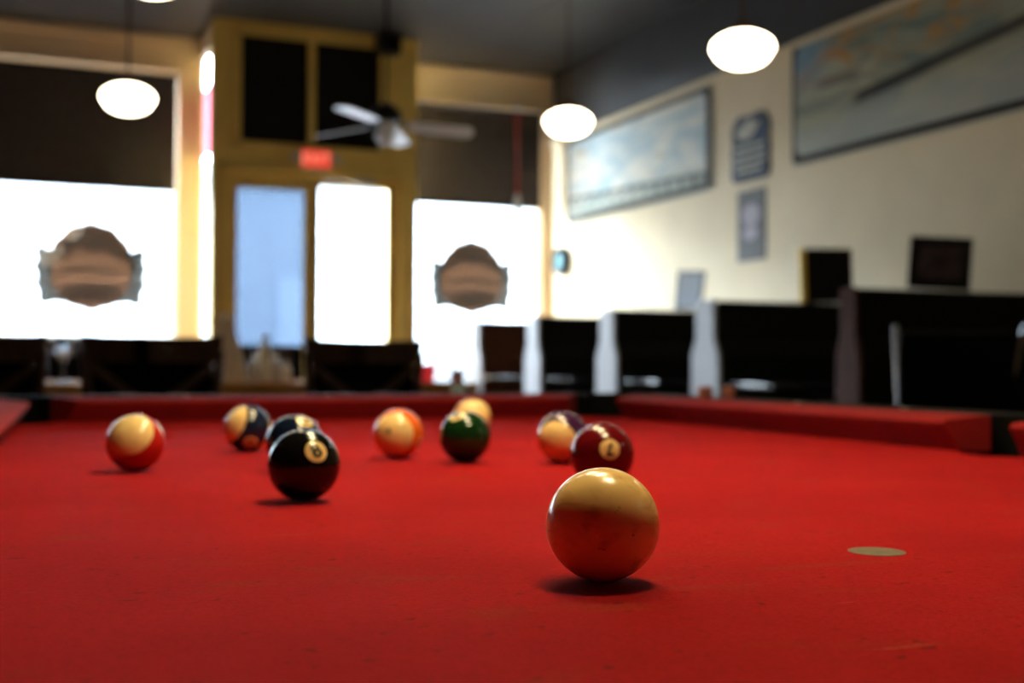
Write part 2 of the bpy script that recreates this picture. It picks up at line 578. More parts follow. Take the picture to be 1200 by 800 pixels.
# doors (two leaves)
for i, (x0, x1, gx0, gx1, gz0, gz1, gm) in enumerate(((1.97, 2.845, 2.09, 2.77, 1.07, 2.66, 'film'), (2.855, 3.78, 2.93, 3.655, 1.10, 2.72, 'glass'))):
    y0, y1 = F0 + .045, F0 + .09
    bm = newbm()
    for (a, b_, c, d) in ((x0, gx0, .02, 2.82), (gx1, x1, .02, 2.82), (gx0, gx1, gz1, 2.82), (gx0, gx1, .02, .14)):
        box(bm, a, b_, y0, y1, c, d, .004)
    for (a, b_, c, d) in ((gx0 - .02, gx0, gz0, gz1 + .02), (gx1, gx1 + .02, gz0, gz1 + .02), (gx0 - .02, gx1 + .02, gz1, gz1 + .02)):
        box(bm, a, b_, y0 - .012, y0, c, d, .003)
    d_ = struct('door_%d' % (i + 1), bm, M['ochre'])
    bm = newbm(); box(bm, gx0, gx1, y0 + .005, y1 - .005, .14, gz0, .004); obj('door_panel', bm, M['black_panel'], d_)
    bm = newbm(); box(bm, gx0, gx1, y0 + .02, y0 + .026, gz0, gz1); obj('door_pane', bm, M[gm], d_)
    hx = gx1 + .035 if i == 0 else gx0 - .035
    bm = newbm(); lathe(bm, [(0, .07), (.02, .068), (.032, .055), (.03, .04), (.014, .03), (.012, .01), (.03, .005), (.03, 0), (0, 0)], 20,
                        Matrix.Translation((hx, y0, 1.06)) @ Matrix.Rotation(R(90), 4, 'X'))
    obj('door_knob', bm, M['brass'], d_, 40)
bm = newbm(); box(bm, 3.30, 3.52, F0 - .02, F0 + .045, 2.745, 2.81, .01)
dc = tag(obj('door_closer', bm, M['off_white']), 'grey door closer box mounted above the right glass door', 'door closer')
bm = newbm(); tube(bm, [(3.34, F0 - .03, 2.75), (3.12, F0 - .16, 2.76), (2.96, F0 - .01, 2.77)], .009, 8)
obj('closer_arm', bm, M['chrome'], dc)

# EXIT sign
ex = empty('exit_sign', (2.868, F0, 2.93), 0, 'small glowing red exit sign with two lamp heads above the doors', 'exit sign')
bm = newbm(); box(bm, -.165, .165, -.06, -.001, -.055, .15, .008); obj('sign_housing', bm, M['off_white'], ex)
bm = newbm(); box(bm, -.15, .15, -.066, -.058, -.04, .135, .002); obj('sign_face', bm, M['exit'], ex)
bm = text_mesh('EXIT', .15, .003)
bmesh.ops.transform(bm, matrix=Matrix.Translation((0, -.0675, .045)) @ Matrix.Rotation(R(90), 4, 'X'), verts=bm.verts)
obj('sign_lettering', bm, M['exit_text'], ex)
for s in (-1, 1):
    bm = newbm()
    lathe(bm, [(0, .0), (.05, .0), (.055, .02), (.045, .06), (.02, .075), (0, .08)], 20,
          Matrix.Translation((s * .215, -.08, .055)) @ Matrix.Rotation(R(-90), 4, 'X'))
    tube(bm, [(s * .16, -.03, .03), (s * .215, -.03, .04)], .012, 8)
    obj('lamp_head', bm, M['off_white'], ex, 40)

# roller shades
for (x0, x1, zt, zb, lab) in ((WX0 + .02, WX1 - .01, 3.88, 2.70, 'wide dark roller shade half drawn over the left window'),
                          (4.02, VX1 - .02, 3.845, 2.745, 'dark roller shade half drawn over the right window')):
    t = empty('roller_shade', ((x0 + x1) / 2, YW - .05, zt), 0, lab, 'window shade')
    w = (x1 - x0) / 2
    bm = newbm(); box(bm, -w, w, -.002, .002, zb - zt, 0.0); obj('shade_fabric', bm, M['shade'], t)
    bm = newbm(); tube(bm, [(-w, .012, .0), (w, .012, .0)], .026, 16); obj('roller_tube', bm, M['black_metal'], t, 40)
    bm = newbm(); box(bm, -w, w, -.01, .01, zb - zt - .03, zb - zt, .004); obj('hem_bar', bm, M['shade'], t)
# pull cord
t = empty('pull_cord', (5.44, YW - .15, 3.88), 0, 'dark red pull cord with pale weights hanging over the right shade', 'cord')
bm = newbm(); tube(bm, [(0, 0, 0), (0, 0, -.4), (0.004, 0, -.8), (0, 0, -1.02)], .018, 8); obj('cord', bm, M['red_cord'], t)
bm = newbm(); tube(bm, [(0, 0, .03), (0, .12, .03)], .008, 8); obj('wall_hook', bm, M['chrome'], t)
bm = newbm(); lathe(bm, [(0, .05), (.035, .03), (.045, 0), (.03, -.035), (0, -.045)], 20); obj('cord_pulley', bm, M['white_gloss'], t, 40)
bm = newbm(); lathe(bm, [(0, 0), (.02, -.01), (.04, -.10), (.05, -.2), (.03, -.24), (0, -.25)], 20, Matrix.Translation((0, 0, -1.0)))
obj('cord_weight', bm, M['booth_end'], t, 40)

# window emblems (round badge with scrolled banner ends, backlit, no readable writing)


def emblem(cx, cz, w, lab):
    t = empty('window_emblem', (cx, YW + .056, cz), 0, lab, 'window decal', None)
    r = w * .385
    pts = []
    for k in range(64):
        a = 2 * math.pi * k / 64
        rr = r * (1 + .02 * math.cos(12 * a))
        pts.append((rr * math.cos(a), rr * math.sin(a) * 1.08 + .04 * w))
    X90 = Matrix.Rotation(R(90), 4, 'X')
    bm = newbm(); prism(bm, pts, 0, .002, X90); obj('badge_disc', bm, M['emblem_orange'], t)
    for s in (-1, 1):
        bm = newbm()
        q = [(.28, .20), (.38, .20), (.44, .24), (.5, .17), (.475, .10), (.51, .04), (.48, -.05), (.50, -.14), (.46, -.2),
             (.47, -.29), (.40, -.33), (.33, -.30), (.10, -.33), (.30, -.2), (.345, -.08), (.345, .08)]
        prism(bm, [(s * x * w, y * w) for x, y in q], -.002, -.0005, X90)
        obj('scroll_end', bm, M['emblem_grey'], t)
    # dark crest in the upper half, a dark stripe across the middle and a rim
    q = [(-.33, .10), (-.28, .26), (-.14, .38), (0, .42), (.14, .38), (.28, .26), (.33, .10), (.2, .13), (.12, .20), (0, .15), (-.1, .22), (-.2, .13)]
    bm = newbm(); prism(bm, [(x * w, y * w) for x, y in q], .003, .004, X90); obj('badge_crest', bm, M['emblem_dark'], t)
    q = [(-.27, .0), (-.1, .035), (.1, .03), (.27, .0), (.27, -.045), (.1, -.02), (-.1, -.015), (-.27, -.045)]
    bm = newbm(); prism(bm, [(x * w, y * w) for x, y in q], .003, .004, X90); obj('badge_band', bm, M['emblem_dark'], t)
    q = [(-.3, -.14), (-.1, -.11), (.1, -.11), (.3, -.14), (.22, -.24), (.1, -.3), (-.1, -.3), (-.22, -.24)]
    bm = newbm(); prism(bm, [(x * w, y * w) for x, y in q], .003, .004, X90); obj('badge_motif', bm, M['emblem_dark'], t)


emblem(.765, 1.83, 1.10, 'dark round scrolled emblem on the left window glass, seen against daylight')
emblem(4.955, 1.86, 1.04, 'dark round scrolled emblem on the right window glass, partly above the booths')

# ------------------------------------------------------------------ outside
bm = newbm(); box(bm, -40, 50, YV + .14, 16.2, -.12, -.02); struct('ground_pavement', bm, M['concrete'])
bm = newbm(); box(bm, -60, 70, 16.2, 60, -.28, -.14); struct('ground_street', bm, M['asphalt'])

bl = empty('building', (6, 34, -.14), 0, 'grey building front filling the view across the street beyond the windows', 'building')
bm = newbm(); box(bm, -34, 34, 0, 6, 0, 6.2); obj('wall', bm, M['facade'], bl)
bm = newbm(); box(bm, -34.2, 34.2, -.3, 6, 6.2, 6.6, .05); obj('cornice', bm, M['facade'], bl)
for k in range(10):
    bm = newbm(); box(bm, -32 + k * 6.6, -29 + k * 6.6, -.08, .02, 1.0, 3.4, .03); obj('shutter', bm, M['facade_pale'], bl)


def car(x, y, paint, lab):
    t = empty('car', (x, y, -.14), 0, lab, 'car', None)
    prof = [(-2.2, .35), (-2.25, .62), (-2.1, .86), (-1.3, .96), (-.75, 1.36), (-.2, 1.46), (.7, 1.44), (1.35, 1.12), (1.95, 1.02),
            (2.2, .86), (2.22, .4), (1.9, .26), (-1.95, .26)]
    bm = newbm()
    lo = [Vector((px, -.84 + (.16 if pz > 1.2 else 0), pz)) for px, pz in prof]
    hi = [Vector((px, .84 - (.16 if pz > 1.2 else 0), pz)) for px, pz in prof]
    solid(bm, lo, hi)
    bmesh.ops.bevel(bm, geom=bm.edges[:], offset=.05, segments=2, affect='EDGES')
    obj('car_body', bm, M[paint], t, 40)
    for s in (-1, 1):
        for q in ([(-1.15, 1.0), (-.68, 1.32), (-.2, 1.39), (-.08, 1.39), (-.08, 1.0)], [(.0, 1.0), (.0, 1.39), (.66, 1.37), (1.15, 1.12), (1.2, 1.0)]):
            bm = newbm()
            a = [Vector((px, s * (.80 - (pz - 1) * .3 + .01), pz)) for px, pz in q]
            b_ = [v + Vector((0, s * .02, 0)) for v in a]
            solid(bm, a, b_); obj('side_window', bm, M['dark_glass'], t)
    for wx in (-1.4, 1.35):
        for s in (-1, 1):
            bm = newbm(); lathe(bm, [(0, -.1), (.2, -.1), (.31, -.09), (.33, -.05), (.33, .05), (.31, .09), (.2, .1), (0, .1)], 28,
                                Matrix.Translation((wx, s * .78, .33)) @ Matrix.Rotation(R(90), 4, 'X'))
            obj('wheel', bm, M['tyre'], t, 40)
    for s in (-1, 1):
        bm = newbm(); box(bm, -2.29, -2.2, s * .68 - .13, s * .68 + .13, .66, .82, .02); obj('tail_light', bm, M['tail_light'], t)
    return t


car(7.9, 20.5, 'car_white', 'silver grey car parked outside, seen low through the right window')
car(.9, 21.0, 'car_grey', 'dark grey car parked outside beyond the left window')

# ------------------------------------------------------------------ ceiling lamps


def pendant(loc, lab):
    t = empty('pendant_lamp', (loc[0], loc[1], ZC), 0, lab, 'ceiling lamp', 'schoolhouse pendants on rods')
    dz = loc[2] - ZC
    bm = newbm(); lathe(bm, [(0, 0), (.065, 0), (.065, -.012), (.03, -.035), (.012, -.045), (0, -.045)], 28); obj('canopy', bm, M['bronze'], t, 40)
    bm = newbm(); tube(bm, [(0, 0, -.04), (0, 0, dz + .16)], .008, 10); obj('rod', bm, M['bronze'], t, 40)
    bm = newbm(); lathe(bm, [(0, .165), (.02, .165), (.03, .15), (.062, .13), (.075, .10), (.075, .085), (0, .085)], 28,
                        Matrix.Translation((0, 0, dz))); obj('fitter', bm, M['bronze'], t, 40)
    bm = newbm(); lathe(bm, [(.0, .10), (.066, .10), (.07, .088), (.10, .080), (.14, .060), (.168, .036), (.178, .012), (.178, -.008), (.168, -.022),
                             (.162, -.034), (.148, -.058), (.12, -.082), (.08, -.099), (.04, -.108), (0, -.110)], 48, Matrix.Translation((0, 0, dz)))
    obj('globe', bm, M['globe'], t, 180)
    return t


pendant((.724, 8.50, 2.69), 'round white glowing pendant lamp hanging in front of the left window')
pendant((3.813, 8.01, 2.69), 'white glowing pendant lamp hanging just left of the far mural')
pendant((3.831, 5.74, 2.69), 'large white glowing pendant lamp hanging above and between the two murals')
pendant((.585, 5.70, 2.69), 'white pendant lamp cut off by the top edge of the picture')
pendant((.60, 3.45, 2.69), 'pendant lamp added out of view above the far end of the pool table to warm the chairs')  # unseen lamp added to light the chairs and wood tables
pendant((3.85, 3.35, 2.69), 'pendant lamp added out of view above the black lounge chair to brighten the right wall')  # unseen lamp added so the near right wall gets light
pendant((3.85, -.6, 2.69), 'white glowing pendant lamp out of view behind the camera')

# ceiling fan
FX, FY, FZ = 2.66, 8.86, 2.735
t = empty('ceiling_fan', (FX, FY, ZC), 0, 'white bladed ceiling fan with a dark motor in front of the entry', 'ceiling fan')
dz = FZ - ZC
bm = newbm(); lathe(bm, [(0, 0), (.075, 0), (.07, -.03), (.03, -.07), (0, -.07)], 28); obj('canopy', bm, M['black_metal'], t, 40)
bm = newbm(); tube(bm, [(0, 0, -.05), (0, 0, dz + .15)], .012, 10); obj('downrod', bm, M['black_metal'], t, 40)
bm = newbm(); lathe(bm, [(0, .17), (.04, .165), (.09, .13), (.12, .09), (.12, .03), (.09, .01), (0, .01)], 32, Matrix.Translation((0, 0, dz)))
obj('motor_housing', bm, M['black_metal'], t, 40)
bm = newbm(); lathe(bm, [(0, .01), (.06, .01), (.06, -.05), (.08, -.075), (.085, -.10), (.07, -.13), (.03, -.15), (0, -.155)], 32, Matrix.Translation((0, 0, dz)))
obj('light_bowl', bm, M['white_gloss'], t, 40)
TH = -22.8
for ang, droop, pitch in ((13, 3, -24), (84, 3, -14), (152, 3, -14), (247, 0, -2)):
    mx = (Matrix.Translation((0, 0, dz)) @ Matrix.Rotation(R(ang + TH), 4, 'Z') @ Matrix.Rotation(R(droop), 4, 'Y')
          @ Matrix.Rotation(R(pitch), 4, 'X'))
    bm = newbm()
    prism(bm, [(.17, -.045), (.22, -.06), (.6, -.07), (.66, -.062), (.685, -.03), (.685, .03), (.66, .062), (.6, .07), (.22, .06), (.17, .045)], -.004, .004)
    bl_ = obj('blade', bm, M['white_gloss'], t, mx=mx)
    bm = newbm(); box(bm, .08, .23, -.02, .02, .004, .012, .003); obj('blade_bracket', bm, M['black_metal'], bl_)

# black box by the entry ceiling
t = empty('speaker', (3.60, 11.93, 4.33), 0, 'small black speaker tucked at the ceiling over the entry', 'speaker')
bm = newbm(); box(bm, -.12, .12, -.1, .1, -.22, -.03, .012); obj('speaker_cabinet', bm, M['black_metal'], t)
bm = newbm(); box(bm, -.02, .02, -.02, .02, -.04, 0); obj('bracket', bm, M['black_metal'], t)
bm = newbm(); lathe(bm, [(0, 0), (.07, 0), (.075, .006), (.06, .01), (0, -.01)], 24, Matrix.Translation((0, -.1, -.125)) @ Matrix.Rotation(R(90), 4, 'X'))
obj('speaker_cone', bm, M['black_rubber'], t, 40)

# ------------------------------------------------------------------ murals and wall things (on the right wall)


def mural_mat(name, kind):
    m = mat(name, (.5, .5, .5), .6, spec=.05)
    nt = m.node_tree
    b = nt.nodes['Principled BSDF']
    tc = [n for n in nt.nodes if n.type == 'TEX_COORD'][0].outputs['Object']
    sp = nt.nodes.new('ShaderNodeSeparateXYZ'); nt.links.new(tc, sp.inputs[0])
    u = math_(nt, 'MULTIPLY', sp.outputs[1], -1.0)     # along the wall towards the viewer
    v = sp.outputs[2]
    n1 = noise_(nt, mapping(nt, tc, (1, .9, 3.2), (.3, 0, 0)), 1.5, 6, .8)
    n2 = noise_(nt, mapping(nt, tc, (1, 1.4, 4.5), (.25, 0, 0), (3, 1, 2)), 2.2, 6, .8)
    if kind == 1:
        c = mixc(nt, sstep(nt, n1, .35, .68), (.42, .53, .56), (.76, .72, .62))
        c = mixc(nt, sstep(nt, n2, .58, .75), c, (.52, .36, .16))
        g = sstep(nt, math_(nt, 'ADD', v, math_(nt, 'MULTIPLY', n1, .3)), .0, -.32)
        c = mixc(nt, g, c, (.34, .36, .30))
        y = math_(nt, 'ADD', math_(nt, 'MULTIPLY', u, -.045), -.27)
        dist = math_(nt, 'ABSOLUTE', math_(nt, 'SUBTRACT', v, y))
        line = sstep(nt, dist, .035, .012)
        wv = math_(nt, 'GREATER_THAN', math_(nt, 'SINE', math_(nt, 'MULTIPLY', u, 26)), .55)
        below = math_(nt, 'MULTIPLY', wv, math_(nt, 'MULTIPLY', math_(nt, 'LESS_THAN', math_(nt, 'SUBTRACT', v, y), 0), math_(nt, 'GREATER_THAN', math_(nt, 'SUBTRACT', v, y), -.09)))
        line = math_(nt, 'MAXIMUM', line, below)
        c = mixc(nt, math_(nt, 'MULTIPLY', line, .8), c, (.06, .08, .07))
    else:
        c = mixc(nt, sstep(nt, n1, .35, .66), (.17, .215, .19), (.42, .40, .28))
        c = mixc(nt, math_(nt, 'MULTIPLY', math_(nt, 'MULTIPLY', sstep(nt, n2, .47, .62), sstep(nt, v, .0, .2)), .9), c, (.46, .24, .07))
        bl = math_(nt, 'MULTIPLY', sstep(nt, u, -1.0, -1.6), sstep(nt, v, -.1, .35))
        c = mixc(nt, math_(nt, 'MULTIPLY', bl, .6), c, (.16, .33, .50))
        g = sstep(nt, math_(nt, 'ADD', math_(nt, 'SUBTRACT', v, math_(nt, 'MULTIPLY', u, .06)), math_(nt, 'MULTIPLY', n1, .2)), .06, -.16)
        c = mixc(nt, math_(nt, 'MULTIPLY', g, .7), c, (.46, .48, .43))
        d_ = math_(nt, 'SUBTRACT', v, math_(nt, 'ADD', math_(nt, 'MULTIPLY', u, .1), -.024))
        line = math_(nt, 'MULTIPLY', sstep(nt, math_(nt, 'ABSOLUTE', d_), .06, .03), sstep(nt, u, -1.0, -.85))
        c = mixc(nt, math_(nt, 'MULTIPLY', line, .85), c, (.025, .025, .03))
        isl = math_(nt, 'MULTIPLY', sstep(nt, math_(nt, 'ABSOLUTE', math_(nt, 'SUBTRACT', v, math_(nt, 'MULTIPLY', n1, .12))), .06, .02),
                    sstep(nt, math_(nt, 'ABSOLUTE', math_(nt, 'ADD', u, 1.12)), .35, .15))
        c = mixc(nt, math_(nt, 'MULTIPLY', isl, .6), c, (.05, .08, .12))
    nt.links.new(c, b.inputs['Base Color'])
    return m


def mural(y0, y1, z0, z1, kind, lab):
    """y0 near, y1 far"""
    yc, zc = (y0 + y1) / 2, (z0 + z1) / 2
    t = empty('mural_panel', (XR, yc, zc), 0, lab, 'painting')
    hw, hh = (y1 - y0) / 2, (z1 - z0) / 2
    rc = .10

    def rrect(a, b_, r):
        p = []
        for cx, cy, s in ((a - r, b_ - r, 0), (-a + r, b_ - r, 90), (-a + r, -b_ + r, 180), (a - r, -b_ + r, 270)):
            for k in range(7):
                an = R(s + 15 * k)
                p.append((cx + r * math.cos(an), cy + r * math.sin(an)))
        return p
    mx = Matrix(((0, 0, -1, 0), (1, 0, 0, 0), (0, 1, 0, 0), (0, 0, 0, 1)))   # xy -> yz, thickness into the room
    bm = newbm(); prism(bm, rrect(hw, hh, .02), .002, .022, mx); obj('backing_board', bm, M['sign_cream'], t)
    bm = newbm(); prism(bm, rrect(hw - .015, hh - .015, .06), .022, .034, mx); obj('dark_border', bm, M['frame_black'], t)
    bm = newbm(); prism(bm, rrect(hw - .07, hh - .07, rc), .034, .04, mx); obj('painted_face', bm, mural_mat('mural_%d' % kind, kind), t)


mural(9.40, 12.49, 2.50, 3.49, 1, 'far landscape mural in pale blues with a long low bridge, beside the window')
mural(4.70, 8.17, 2.52, 3.56, 2, 'near landscape mural of a cloudy sky crossed by a dark sloping bridge')

# small sign of dark shield shape
t = empty('wall_sign', (XR, 8.79, 2.80), 0, 'dark blue scalloped sign with pale lettering lines between the two murals', 'sign')
mx = Matrix(((0, 0, -1, 0), (-1, 0, 0, 0), (0, 1, 0, 0), (0, 0, 0, 1)))
q = [(-.29, -.2), (-.27, -.28), (-.2, -.3), (.2, -.3), (.27, -.28), (.29, -.2), (.27, -.12), (.29, -.05), (.27, .05), (.29, .14), (.25, .24), (.16, .29), (0, .27),
     (-.16, .29), (-.25, .24), (-.29, .14), (-.27, .05), (-.29, -.05), (-.27, -.12)]
bm = newbm(); prism(bm, q, 0.0, .02, mx); obj('sign_board', bm, M['sign_blue'], t)
bm = newbm()
prism(bm, [(-.16, .08), (-.2, .15), (-.1, .2), (0, .24), (.08, .2), (.16, .2), (.08, .12), (0, .07)], .02, .024, mx)
for k, (a, b_) in enumerate(((-.22, .22), (-.24, .23), (-.22, .24), (-.2, .18))):
    z = .0 - k * .07
    prism(bm, [(a, z - .014), (b_, z - .014), (b_, z + .014), (a, z + .014)], .02, .024, mx)
obj('sign_print', bm, M['sign_cream'], t)
t = empty('wall_poster', (XR, 8.78, 2.11), 0, 'tall narrow grey poster under the dark blue sign on the cream wall', 'poster')
bm = newbm(); prism(bm, [(-.21, -.31), (.21, -.31), (.21, .31), (-.21, .31)], 0, .012, mx); obj('poster_sheet', bm, M['poster_grey'], t)
bm = newbm()
for (cx, cz, rx, rz) in ((0, .09, .13, .10), (-.01, -.07, .11, .06)):
    prism(bm, [(cx + rx * math.cos(2 * math.pi * k / 24), cz + rz * math.sin(2 * math.pi * k / 24)) for k in range(24)], .012, .014, mx)
obj('poster_print', bm, M['poster_ink'], t)
# clock
t = empty('wall_clock', (XR, 12.58, 2.09), 0, 'small round dark clock with a teal face on the bright wall', 'clock')
mxc = Matrix.Rotation(R(-90), 4, 'Y')
bm = newbm(); lathe(bm, [(0, 0), (.17, 0), (.175, .06), (.165, .10), (.12, .105), (.088, .088), (0, .088)], 36, mxc); obj('clock_rim', bm, M['frame_black'], t, 40)
bm = newbm(); lathe(bm, [(0, .09), (.088, .09), (.088, .086), (0, .086)], 36, mxc); obj('clock_face', bm, M['teal'], t, 40)
bm = newbm(); box(bm, -.097, -.093, -.004, .004, -.01, .08); box(bm, -.097, -.093, -.06, .01, -.004, .004); obj('clock_hand', bm, M['off_white'], t)

# ------------------------------------------------------------------ booths


def booth(y, panel, lab, ends='booth_end', th=1.0):
    x0, x1 = 4.37, XR - .025
    t = empty('booth_bench', ((x0 + x1) / 2, y, 0), 0, lab, 'booth bench', 'back to back booth benches along the cream wall')
    hw = (x1 - x0) / 2
    prof = [(-.16, .35), (-.16, .95), (-.105, 1.06), (-.105, 1.30), (-.09, 1.325), (.09, 1.325), (.105, 1.30), (.105, 1.06), (.16, .95), (.16, .35)]
    prof = [(a * th, b) for a, b in prof]

    def side(a, b_, mt, nm, inset=0.0, z0=.0):
        bm = newbm()
        pr = [(py * (1 - inset), pz - (inset * .1 if pz > 1 else 0)) for py, pz in prof]
        solid(bm, [Vector((a, py, pz)) for py, pz in pr], [Vector((b_, py, pz)) for py, pz in pr])
        return obj(nm, bm, mt, t)
    side(-hw + .03, hw, M[panel], 'backrest')
    bm = newbm()
    pe = [(-.165 * th, 0)] + [(py * 1.03, pz + (.005 if pz > 1 else 0)) for py, pz in prof] + [(.165 * th, 0)]
    solid(bm, [Vector((-hw, py, pz)) for py, pz in pe], [Vector((-hw + .03, py, pz)) for py, pz in pe])
    obj('end_panel', bm, M[ends], t)
    for s in (-1, 1):
        bm = newbm(); box(bm, -hw + .03, hw, s * .35 - .19, s * .35 + .19, .36, .47, .03); obj('seat_cushion', bm, M['vinyl'], t, 40)
        bm = newbm(); box(bm, -hw + .04, hw, s * .33 - .15, s * .33 + .15, 0, .36); obj('seat_base', bm, M['wainscot'], t)
    return t


BY = (7.01, 8.47, 9.93, 11.39)
booth(11.39, 'brown_panel', 'brown backed booth bench farthest away, next to the right window')
booth(9.93, 'vinyl', 'black booth bench, second from the window')
booth(8.47, 'vinyl', 'black booth bench with the small shiny picture leaning on it')
booth(7.01, 'vinyl', 'black booth bench topped by the yellow edged black picture')
booth(5.50, 'vinyl', 'nearest black booth bench, topped by the tilted dark picture', 'brown_panel', .6)  # end panel coloured dark brown to imitate weaker light at this bench
for k, y in enumerate((10.66, 9.20, 7.74, 6.32)):
    names_ = ('dark booth table nearest the window', 'dark booth table between the second and third booth benches',
              'dark glossy booth table left of the poster and behind the fourth bench', 'dark booth table half hidden behind the nearest booth bench')
    t = empty('booth_table', (5.08, y, 0), 0, names_[k], 'table', 'booth tables')
    bm = newbm(); box(bm, -.80, .85, -.24, .24, .745, .775, .01); obj('tabletop', bm, M['dark_top'], t, 40)
    bm = newbm(); lathe(bm, [(0, .745), (.12, .745), (.12, .73), (.035, .71), (.035, .06), (.2, .03), (.2, 0), (0, 0)], 24, Matrix.Translation((-.2, 0, 0)))
    obj('pedestal', bm, M['black_metal'], t, 40)

# frames on top of the booths
def leaning_frame(name, x, y, z, rz, w, h, depth, fm, face, lab, roll=0, border=.03):
    t = empty(name, (x, y, z), 0, lab, 'picture')
    t.rotation_euler = (R(-6), R(roll), rz)
    bm = newbm()
    for (a, b_, c, d) in ((-w / 2, w / 2, 0, border), (-w / 2, w / 2, h - border, h), (-w / 2, -w / 2 + border, border, h - border), (w / 2 - border, w / 2, border, h - border)):
        box(bm, a, b_, -depth / 2, depth / 2, c, d, .003)
    obj('frame', bm, M[fm], t)
    bm = newbm(); box(bm, -w / 2 + border, w / 2 - border, -depth / 2 + .006, depth / 2, border, h - border); obj('picture_face', bm, face, t)
    return t


dim = mat('dim_print', (.07, .045, .045), .5, spec=.1, color2=(.012, .01, .012), nscale=9)
f = leaning_frame('picture_frame', 5.42, 7.02, 1.338, R(-20), .34, .39, .05, 'frame_black', M['black_panel'], 'square black picture with a yellow left edge standing on the booth', 0)
bm = newbm(); box(bm, -.215, -.17, -.03, .03, 0, .392, .003); obj('gilt_edge', bm, M['frame_yellow'], f)
leaning_frame('picture_frame', 5.03, 5.50, 1.338, R(-40), .35, .31, .03, 'frame_black', dim, 'tilted dark picture in a wide black frame on the nearest booth', 4, .055)
f = leaning_frame('picture_frame', 5.12, 8.47, 1.34, R(-66), .26, .32, .03, 'silver', mat('pale_blue_reflection', (.7, .82, .95), .25), 'small shiny picture with a painted pale blue window reflection, leaning on a booth', 4, .02)  # window reflection painted as the pale blue colour of the picture

# ------------------------------------------------------------------ dining chairs, tables


def chair(x, y, rz, lab, back_z=.985):
    t = empty('dining_chair', (x, y, 0), rz, lab, 'chair', 'dark wooden cross back chairs')
    W = M['chair_wood']
    # local +y is the front of the chair, the back is at y = 0
    bm = newbm()
    pts = []
    n = 10
    lo, hi = [], []
    for k in range(n + 1):
        u = -1 + 2 * k / n
        x_ = u * .245
        yb = -.045 + .035 * u * u
        top = .975 + .01 * u * u
        lo.append((x_, yb, top))
    front = [Vector((a, b_ + .026, c)) for a, b_, c in lo] + [Vector((a * .96, b_ + .03, .885)) for a, b_, c in reversed(lo)]
    back = [Vector((a, b_, c)) for a, b_, c in lo] + [Vector((a * .96, b_ + .004, .885)) for a, b_, c in reversed(lo)]
    for k in range(n):
        m_ = len(front) - 1
        idx = (k, k + 1, m_ - k - 1, m_ - k)
        f4 = [bm.verts.new(front[i]) for i in idx]
        b4 = [bm.verts.new(back[i]) for i in idx]
        bm.faces.new(f4); bm.faces.new(b4)
        for i in range(4):
            j = (i + 1) % 4
            bm.faces.new((f4[i], f4[j], b4[j], b4[i]))
    bmesh.ops.remove_doubles(bm, verts=bm.verts, dist=1e-5)
    obj('top_rail', bm, W, t, 40)
    for s in (-1, 1):
        bm = newbm(); tube(bm, [(s * .195, -.03, 0), (s * .20, .0, .44), (s * .212, .0, .65), (s * .235, -.01, .93)], .018, 10, [.016, .02, .019, .016])
        obj('leg', bm, W, t, 40)
        bm = newbm(); tube(bm, [(s * .20, .40, 0), (s * .20, .40, .45)], .018, 10, [.014, .02]); obj('leg', bm, W, t, 40)
        bm = newbm()
        mxs = Matrix.Translation((0, -.012, .71)) @ Matrix.Rotation(R(s * 38), 4, 'Y')
        box(bm, -.265, .265, -.009 + s * .004, .009 + s * .004, -.017, .017, .004, mxs); obj('cross_slat', bm, W, t)
    bm = newbm(); box(bm, -.205, .205, -.018, .01, .53, .57, .005); obj('lower_rail', bm, W, t)
    bm = newbm(); box(bm, -.212, .212, .008, .022, .55, .92, .004); obj('dark_backing', bm, M['vinyl'], t)  # added dark sheet imitating the darkness behind the crossed slats
    bm = newbm(); prism(bm, [(-.21, -.02), (.21, -.02), (.225, .2), (.23, .43), (.18, .45), (-.18, .45), (-.23, .43), (-.225, .2)], .44, .475); obj('seat', bm, W, t)
    bm = newbm(); box(bm, -.20, .20, .39, .41, .2, .23); box(bm, -.2, -.18, 0, .4, .24, .27); box(bm, .18, .2, 0, .4, .24, .27); obj('stretcher', bm, W, t)
    return t


chair(.475, 4.45, R(0), 'dark wooden cross back chair between the left ball and the emblem')
chair(1.315, 4.66, R(0), 'dark wooden cross back chair standing in front of the bright door')
chair(-.125, 4.55, R(-3), 'dark wooden cross back chair cut off by the left edge')
chair(1.23, 6.75, R(180), 'dark chair across the table behind the condiment bottles')
chair(.40, 6.75, R(180), 'dark chair behind the stemmed glass, across the table')
chair(-.30, 6.75, R(178), 'dark chair across the table, hidden behind the leftmost chair')


def table(x0, x1, y0, y1, lab):
    cx, cy = (x0 + x1) / 2, (y0 + y1) / 2
    t = empty('dining_table', (cx, cy, 0), 0, lab, 'table')
    w, d = (x1 - x0) / 2, (y1 - y0) / 2
    bm = newbm(); box(bm, -w, w, -d, d, .75, .80, .006); obj('tabletop', bm, M['table_wood'], t)
    bm = newbm(); box(bm, -w + .06, w - .06, -d + .05, d - .05, .66, .75, .004); obj('apron', bm, M['table_wood'], t)
    for sx in (-1, 1):
        for sy in (-1, 1):
            bm = newbm(); box(bm, sx * (w - .09) - .03, sx * (w - .09) + .03, sy * (d - .08) - .03, sy * (d - .08) + .03, 0, .66, .005)
            obj('leg', bm, M['table_wood'], t)
    return t


table(-.62, .62, 5.15, 6.25, 'light orange wood table at the left holding the stemmed glass')
table(.70, 2.00, 5.15, 6.25, 'light orange wood table holding the condiments and grey cone')

